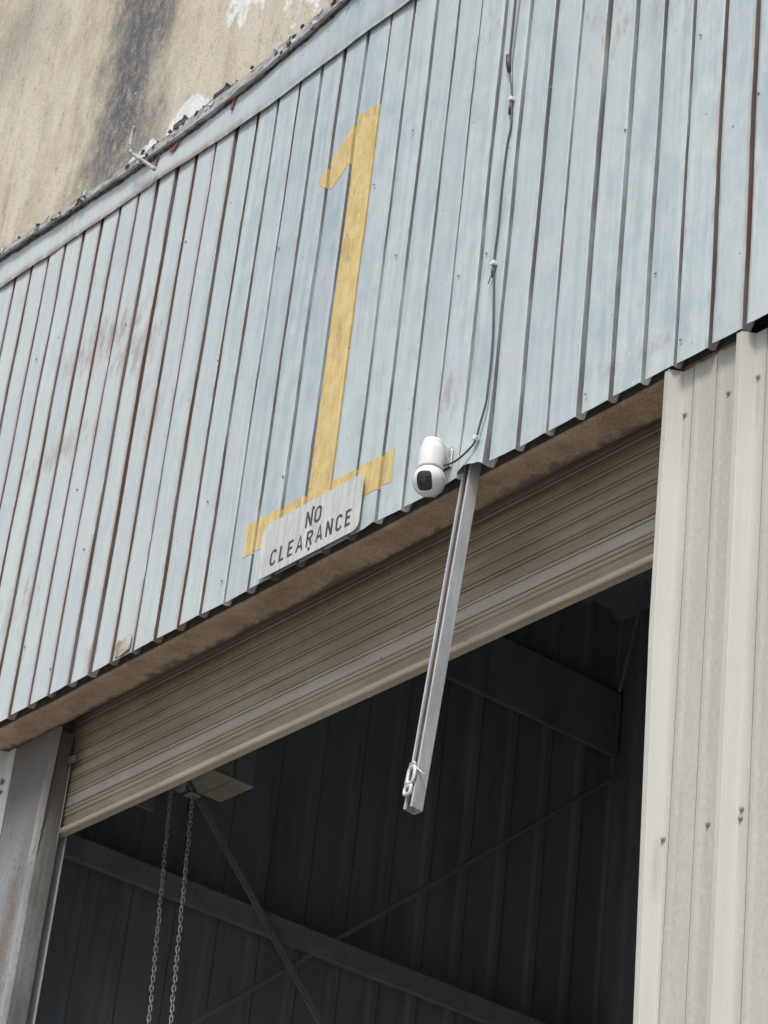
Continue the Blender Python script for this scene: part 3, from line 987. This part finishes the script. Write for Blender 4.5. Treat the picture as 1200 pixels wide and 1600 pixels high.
# ---------------------------------------------------------------- door operator and chain
OP = thing('door_operator', 'beige boxed shutter operator hanging inside behind the bottom rail', 'door operator', (0, 0, 0))
MB().box(.022, .205, .47, .775, .004, .30, .006).build('casing', M['boxgreen'], OP)
MB().box(.018, .209, .466, .774, -.002, .0038, .0015).build('bottom_plate', M['box'], OP)
MB().box(.020, .207, .780, .856, .0044, .27, .004).build('end_cover', M['boxgreen'], OP)
MB().box(.018, .209, .778, .858, -.002, .0042, .0015).build('bottom_plate', M['box'], OP)
MB().tube([(.209, .79, .10), (.235, .79, .10), (.245, .79, .115)], .009, 8).build('cable_gland', M['insteel'], OP)
MB().box(-.250, -.238, .30, .752, .0, .62).build('coil_bracket', M['insteel'], SH)
# chain wheel with guide
cw = MB()
cw.lathe([(.02, 0), (.052, .002), (.052, .006), (.043, .010), (.043, .016), (.052, .020), (.052, .024), (.02, .026)], 24, (0, 1, 0), (.130, .605, -.030))
cw.build('chain_wheel', M['insteel'], OP, True)
MB().box(.185, .232, .598, .640, -.124, -.116, .002).tube([(.19, .62, -.118), (.165, .62, -.075)], .006, 6).tube([(.226, .62, -.118), (.165, .62, -.045)], .006, 6).build('chain_guide', M['insteel'], OP)
MB().tube([(.188, .62, -.12), (.186, .62, -.18), (.176, .622, -.235)], .0035, 6).build('loose_wire', M['cable'], OP)

CH = thing('hand_chain', 'long steel hand chain loop hanging in the dark doorway', 'chain', (0, 0, 0))
L_, W_, WR = .0135, .0056, .0023   # half length of straight, half width, wire radius
path = []
for k in range(7):
    a = -math.pi / 2 + math.pi * k / 6
    path.append((W_ * 1.0 * math.sin(a) * 1.0, 0, L_ * .55 + W_ * math.cos(a)))
stad = []
for k in range(6):
    a = math.pi * k / 5
    stad.append((W_ * math.cos(a), 0, .0068 + W_ * math.sin(a)))
for k in range(6):
    a = math.pi + math.pi * k / 5
    stad.append((W_ * math.cos(a), 0, -.0068 + W_ * math.sin(a)))
link_mb = MB().tube(stad, WR, 5, closed=True)
link0 = None
pitch = .0174
def strand(pa, pb, sgn=1):
    global link0
    pa, pb = Vector(pa), Vector(pb)
    n = int((pb - pa).length / pitch)
    d = (pb - pa).normalized()
    q = (-d).to_track_quat('Z', 'Y')
    for k in range(n + 1):
        p = pa + d * pitch * k
        p.x += .0012 * math.sin(k * .7) ; p.y += .001 * math.cos(k * 1.1)
        rot = q @ Quaternion((0, 0, 1), (math.pi * .5 if k % 2 else 0) + .66 + rnd.uniform(-.3, .3))
        if link0 is None:
            link0 = link_mb.build('link', M['chain'], CH, True)
            o = link0
        else:
            o = link_copy(link0, CH)
        o.rotation_mode = 'QUATERNION'
        o.location = p
        o.rotation_quaternion = rot
BOT = -2.35
ca, cb_ = Vector((.066, .62, -.040)), Vector((.207, .62, -.104))
def ext(p, q, z):      # continue a straight strand down to z
    t = (z - p.z) / (q.z - p.z)
    return p + (q - p) * t
strand(ca, ext(ca, Vector((.150, .62, -.912)), BOT))
strand(cb_, ext(cb_, Vector((.278, .62, -.94)), BOT + .0))
e0, e1 = ext(ca, Vector((.150, .62, -.912)), BOT), ext(cb_, Vector((.278, .62, -.94)), BOT)
mid = (e0 + e1) / 2; mid.z -= .05
strand(e0, mid); strand(e1, mid)

# ---------------------------------------------------------------- NO CLEARANCE sign
SG = thing('warning_sign', 'weathered white rounded sign reading NO CLEARANCE at the foot of the siding', 'sign', (1.375, -.014, -.002))
SW, SHH, SR = .476, .188, .028
out = []
for (cx, cz, a0) in ((SW - SR, SHH - SR, 0), (SR, SHH - SR, 90), (SR, SR, 180), (SW - SR, SR, 270)):
    for k in range(8):
        a = R(a0 + 90 * k / 7)
        out.append((cx + SR * math.cos(a), cz + SR * math.sin(a)))
def warp(x, z): return .0025 * math.sin(x * 5) - .0015 * math.sin(z * 14) - .003 * max(0, (.06 - z) / .06) * (1 - x / SW)
# grid plate from outline fan rings so that it can bend
vs, fs = [], []
cx, cz = SW / 2, SHH / 2
rings = (1.0, .97, .75, .5, .25)
n = len(out)
for s in rings:
    for (x, z) in out:
        X, Z = cx + (x - cx) * s, cz + (z - cz) * s
        vs.append((X, warp(X, Z), Z))
for r in range(len(rings) - 1):
    for k in range(n):
        fs.append((r * n + (k + 1) % n, r * n + k, (r + 1) * n + k, (r + 1) * n + (k + 1) % n))
fs.append(tuple(len(vs) - n + k for k in range(n))[::-1])
b0 = len(vs)
for (x, z) in out:
    vs.append((x, warp(x, z) + .0022, z))
for k in range(n):
    fs.append((k, (k + 1) % n, b0 + (k + 1) % n, b0 + k))
fs.append(tuple(b0 + k for k in range(n)))
mesh_obj('plate', vs, fs, M['sign'], SG)

def arc(cx, cz, rx, rz, a0, a1, n=9):
    return [(cx + rx * math.cos(R(a0 + (a1 - a0) * k / (n - 1))), cz + rz * math.sin(R(a0 + (a1 - a0) * k / (n - 1)))) for k in range(n)]
LET = {   # polylines in a box of height 1, width w
    'N': (.56, [[(.07, 0), (.07, 1)], [(.07, .97), (.49, .03)], [(.49, 0), (.49, 1)]]),
    'O': (.58, [arc(.29, .70, .22, .23, 0, 180) + arc(.29, .30, .22, .23, 180, 360) + [(.51, .70)]]),
    'C': (.54, [arc(.28, .70, .21, .23, 15, 180) + arc(.28, .30, .21, .23, 180, 345)]),
    'L': (.46, [[(.07, 1), (.07, .07), (.44, .07)]]),
    'E': (.48, [[(.46, .93), (.07, .93), (.07, .07), (.46, .07)], [(.07, .52), (.40, .52)]]),
    'A': (.60, [[(.05, 0), (.30, .98), (.55, 0)], [(.13, .30), (.47, .30)]]),
    'R': (.56, [[(.07, 0), (.07, .93), (.28, .93)] + arc(.29, .725, .20, .205, 90, -90) + [(.07, .52)], [(.27, .52), (.50, 0)]]),
}
def ribbon(mb, pts, wd, fn):
    P_ = [Vector((p[0], p[1])) for p in pts]
    L2, R2 = [], []
    for k, p in enumerate(P_):
        if k == 0: d = (P_[1] - p).normalized(); nn = Vector((-d.y, d.x)); s = 1
        elif k == len(P_) - 1: d = (p - P_[k - 1]).normalized(); nn = Vector((-d.y, d.x)); s = 1
        else:
            d0, d1 = (p - P_[k - 1]).normalized(), (P_[k + 1] - p).normalized()
            n0, n1 = Vector((-d0.y, d0.x)), Vector((-d1.y, d1.x))
            nn = (n0 + n1).normalized(); s = min(1.6, 1 / max(.4, nn.dot(n0)))
        L2.append(p + nn * wd / 2 * s); R2.append(p - nn * wd / 2 * s)
    m = len(P_)
    mb.add([fn(p) for p in L2] + [fn(p) for p in R2], [(k, m + k, m + k + 1, k + 1) for k in range(m - 1)])
def write(word, x0, x1, z0, h):
    n = len(word)
    tot = sum(LET[c][0] for c in word)
    gap = ((x1 - x0) / h - tot) / max(1, n - 1)
    x = 0
    mb = MB()
    for ch in word:
        w, lines = LET[ch]
        for q, ln in enumerate(lines):
            def fn(p, x=x, q=q):
                X, Z = x0 - 1.375 + (x + p[0]) * h, z0 + .002 + p[1] * h
                return (X, warp(X, Z) - .0006 - .0002 * q, Z)
            if len(ln) == 2:      # subdivide straight strokes so that they follow the plate
                a, b = Vector(ln[0]), Vector(ln[1])
                ln = [tuple(a.lerp(b, t / 4)) for t in range(5)]
            ribbon(mb, ln, .155, fn)
        x += w + gap
    return mb
t1 = write('NO', 1.589, 1.662, .097, .056)
t2 = write('CLEARANCE', 1.432, 1.811, .026, .054)
t1.add(t2.v, t2.f)
t1.build('lettering', M['black'], SG)
bolt = MB().lathe([(.0060, 0), (.0060, .001), (.004, .0014), (.0038, .0045), (.001, .005)], 8, (0, -1, 0))
b1 = bolt.build('bolt', M['screw'], SG); b1.location = (.246, warp(.246, .158) - .0006, .158)
link_copy(b1, SG, (.248, warp(.248, .019) - .0006, .019))

# ---------------------------------------------------------------- security camera
SCM = thing('security_camera', 'white dome-head security camera on a wall arm beside the strut', 'camera', (2.241, -.078, -.031))
def q_(x, y, z): return (x - 2.241, y + .078, z + .031)
# arm with wall plate
arm = MB()
arm.box(*[v for v in (2.196 - 2.241, 2.243 - 2.241)], -.008 + .078, -.002 + .078 - .001, .050 + .031, .116 + .031, .003)
arm.build('wall_plate', M['white'], SCM, False)
am = MB()
ringn = 12
def sect(y, zc, w, h):
    r = min(w, h) * .45
    pts = []
    for (sx_, sz_, a0) in ((1, 1, 0), (-1, 1, 90), (-1, -1, 180), (1, -1, 270)):
        for k in range(4):
            a = R(a0 + 30 * k)
            pts.append((sx_ * (w - r) + r * math.cos(a), y, zc + sz_ * (h - r) + r * math.sin(a)))
    return pts
secs = [sect(.070, .112, .022, .030), sect(.050, .116, .0225, .025), sect(.030, .120, .025, .018), sect(.0, .1215, .028, .0135), sect(-.018, .1215, .022, .012), sect(-.026, .121, .010, .008)]
vs = [(x - (.022 * max(0, y) / .07), y, z) for s in secs for (x, y, z) in s]
fs = []
for k in range(len(secs) - 1):
    for j in range(16):
        fs.append((k * 16 + j, k * 16 + (j + 1) % 16, k * 16 + 16 + (j + 1) % 16, k * 16 + 16 + j))
fs += [tuple(range(15, -1, -1)), tuple(80 + j for j in range(16))]
am.add(vs, fs).build('arm', M['white'], SCM, True)
MB().lathe([(.010, .036), (.0360, .0365), (.0372, .038), (.0374, .041), (.0374, .100), (.0366, .1045), (.0345, .1065), (.0315, .1070), (.0308, .1085), (.0308, .126), (.0285, .1325), (.021, .1370), (.010, .1385), (.001, .1388)], 36).build('housing', M['white'], SCM, True)
hp = []
for k in range(25):
    a = -math.pi / 2 + math.pi * k / 24
    hp.append((.0475 * math.cos(a), .0475 * math.sin(a)))
cdir = (CAM - Vector((2.241, -.078, -.031))).normalized()
ldir = (cdir * .93 - rt * .31 + up * .03).normalized()
MB().lathe(hp, 36, ldir).build('head', M['white'], SCM, True)
# parting ring round the head
side = ldir.cross(Vector((0, 0, 1))).normalized()
upv = side.cross(ldir).normalized()
rg = MB().tube([ldir * .010 + (side * math.cos(2 * math.pi * k / 40) + upv * math.sin(2 * math.pi * k / 40)) * .04640 for k in range(40)], .0009, 6, closed=True)
rg.build('parting_seam', mat_plain('grey_seam', (.35, .35, .36), .5), SCM)
# dark window: a spherical patch with rounded-square outline
def patch(rad, hw, hh, pw, nr=8, nn=40):
    vs = [ldir * rad]
    for r in range(1, nr + 1):
        for j in range(nn):
            a = 2 * math.pi * j / nn
            ca_, sa_ = math.cos(a), math.sin(a)
            k = (abs(ca_) ** pw + abs(sa_) ** pw) ** (-1 / pw) * r / nr
            u, v = hw * ca_ * k, hh * sa_ * k
            w = math.sqrt(max(0, .0475 ** 2 - u * u - v * v))
            vs.append((ldir * w + side * u + upv * v).normalized() * rad)
    fs = [(0, 1 + j, 1 + (j + 1) % nn) for j in range(nn)]
    for r in range(nr - 1):
        for j in range(nn):
            a, b = 1 + r * nn + j, 1 + r * nn + (j + 1) % nn
            fs.append((a, a + nn, b + nn, b))
    return vs, fs
vs, fs = patch(.0479, .0225, .0285, 3.6)
lw = mesh_obj('lens_window', vs, fs, M['lens'], SCM, True)
mesh_obj('lens', [ldir * .0481 + (side * math.cos(2 * math.pi * j / 24) + upv * math.sin(2 * math.pi * j / 24)) * .0085 + upv * .004 + ldir * .0002 for j in range(24)], [tuple(range(24))], mat_plain('lens_blue_glass', (.03, .035, .05), .05, 0, .8), lw)
SCM.scale = (.95, .95, .95)
SCM.location = (2.241, -.0742, -.031)

# ---------------------------------------------------------------- cables
CB = thing('power_cable', 'thin black cable running down the siding to the white camera', 'cable', (0, 0, 0))
yc = -.0065
pts = [(2.312, yc, 2.0), (2.318, yc, 1.80), (2.319, yc, 1.667), (2.321, yc, 1.44), (2.334, yc, 1.37), (2.344, yc, 1.312), (2.351, yc, 1.269), (2.359, yc, 1.163), (2.350, yc, 1.102), (2.3455, yc, .941), (2.3465, yc, .811), (2.343, yc, .717), (2.345, yc, .679), (2.354, yc, .588), (2.371, yc, .428), (2.378, yc - .003, .318), (2.379, yc - .005, .254), (2.379, yc - .007, .191), (2.367, yc - .010, .13), (2.359, yc - .011, .092), (2.356, yc - .012, .083)]
tail = [(2.348, -.019, .067), (2.318, -.026, .043), (2.290, -.036, .026), (2.268, -.050, .020), (2.252, -.064, .022)]
def smooth_path(pts, n=4):
    P_ = [Vector(p) for p in pts]
    o = []
    for k in range(len(P_) - 1):
        p0, p1, p2, p3 = P_[max(k - 1, 0)], P_[k], P_[k + 1], P_[min(k + 2, len(P_) - 1)]
        for s in range(n):
            t = s / n
            o.append(.5 * ((2 * p1) + (p2 - p0) * t + (2 * p0 - 5 * p1 + 4 * p2 - p3) * t * t + (3 * p1 - p0 - 3 * p2 + p3) * t ** 3))
    o.append(P_[-1])
    return o
MB().tube(smooth_path(pts + tail), .0030, 8).build('sheath', M['cable'], CB, True)
MB().tube([(2.318, yc - .004, 1.452), (2.322, yc - .004, 1.425), (2.330, yc - .004, 1.385)], [.0075, .0085, .0065], 10).build('splice_sleeve', M['cable'], CB, True)
clip0 = None
def clip(x, y, z, rot=0):
    global clip0
    if clip0 is None:
        mb = MB().box(-.0085, .0085, -.010, .006, -.0065, .0065, .002)
        clip0 = mb.build('cable_clip', M['clip'], CB)
        clip0.location = (x, y, z); clip0.rotation_euler = (0, rot, 0)
        return
    link_copy(clip0, CB, (x, y, z), (0, rot, 0))
clip(2.351, yc, 1.269)
clip(2.345, yc, .679)
clip(2.356, yc - .010, .085, .5)
MB().tube([(2.351, yc, 1.258), (2.350, yc - .002, 1.235), (2.348, yc, 1.215)], [.0062, .0058, .0045], 8).tube([(2.345, yc, .668), (2.345, yc - .002, .648), (2.346, yc, .632)], [.0062, .0055, .004], 8).tube([(2.343, yc - .002, .650), (2.334, yc - .006, .612)], .0016, 5).build('strain_relief', M['cable'], CB, True)
CB2 = thing('beige_cable', 'thin beige cable looping beside the black cable near the top of the siding', 'cable', (0, 0, 0))
MB().tube(smooth_path([(2.334, -.0055, 2.0), (2.337, -.0055, 1.75), (2.337, -.0055, 1.64), (2.332, -.0055, 1.50), (2.331, -.0055, 1.42), (2.342, -.0055, 1.33)]), .0024, 6).build('sheath', M['cable2'], CB2, True)

# ---------------------------------------------------------------- strut channel hanging in front of the shutter
ST = thing('strut_channel', 'galvanised steel strut channel hanging down from behind the siding by the camera', 'strut', (0, 0, 0))
T0, B0 = Vector((2.278, .0145, .10)), Vector((2.2785, -.070, -1.018))
dz = (B0 - T0).normalized()
ux = Vector((1, 0, 0)); ux = (ux - dz * ux.dot(dz)).normalized()
uy = dz.cross(ux).normalized()
if uy.y < 0: uy = -uy
A_, D_, TH, LP, SL = .033, .036, .0026, .0062, .0062
sec = [(0, 0), (LP, 0), (LP, SL), (LP - TH, SL), (LP - TH, TH), (TH, TH), (TH, D_ - TH), (A_ - TH, D_ - TH), (A_ - TH, TH), (A_ - LP + TH, TH), (A_ - LP + TH, SL), (A_ - LP, SL), (A_ - LP, 0), (A_, 0), (A_, D_), (0, D_)]
vs = [T0 + ux * u + uy * v + dz * l for l in (0, (B0 - T0).length) for (u, v) in sec]
m = len(sec)
fs = [(j, (j + 1) % m, m + (j + 1) % m, m + j) for j in range(m)]
# ring caps as quads between outer and inner skin
cap = [(0, 1, 4, 5), (1, 2, 3, 4), (5, 6, 15, 0), (6, 7, 14, 15), (7, 8, 13, 14), (8, 9, 12, 13), (9, 10, 11, 12)]
fs += [c_[::-1] for c_ in cap] + [tuple(m + j for j in c_) for c_ in cap]
cho = mesh_obj('channel', vs, fs, [M['galv'], M['soffit']], ST)
for j in range(3, 11):
    cho.data.polygons[j].material_index = 1
# torn-off fitting wired to its end
BR = MB()
def sl(u, v, l): return B0 + ux * u + uy * v - dz * l
def loop(cu, cl, hw, hl, r, v=-.006, pw=3.2, n=24):
    q = []
    for k in range(n):
        a = 2 * math.pi * k / n
        ca_, sa_ = math.cos(a), math.sin(a)
        s = (abs(ca_) ** pw + abs(sa_) ** pw) ** (-1 / pw)
        q.append(sl(cu + hw * ca_ * s, v, cl + hl * sa_ * s))
    BR.tube(q, r, 6, closed=True)
loop(.017, .090, .0130, .024, .0058)
loop(.012, .048, .0120, .012, .0052)
BR.tube([sl(.004, -.006, .112), sl(.008, -.008, .124), sl(.020, -.008, .127), sl(.029, -.006, .118)], .0032, 6)
BR.tube([sl(.002, -.005, .108), sl(-.004, -.004, .080), sl(.000, -.006, .058)], .0035, 6)
BR.tube([sl(.022, -.006, .068), sl(.027, -.006, .054), sl(.020, -.006, .042)], .0035, 6)
BR.build('end_fitting', M['zinc'], ST, True)
MB().tube([sl(.030, -.006, .110), sl(.040, .006, .098), sl(.052, .012, .088)], .0020, 6).build('loose_wire', M['zinc'], ST, True)

# ---------------------------------------------------------------- bent rod at the roof edge
BRD = MB().tube(smooth_path([(.372, -.036, 2.045), (.330, -.045, 2.088), (.262, -.062, 2.150), (.236, -.068, 2.180), (.226, -.070, 2.215), (.226, -.070, 2.262), (.240, -.072, 2.290)], 4), [.0072] * 25, 8).build('bent_bracket', M['trim'], None, True)
tag(BRD, 'bent pale metal bracket hooked over the roof edge at the flashing joint', 'bracket')
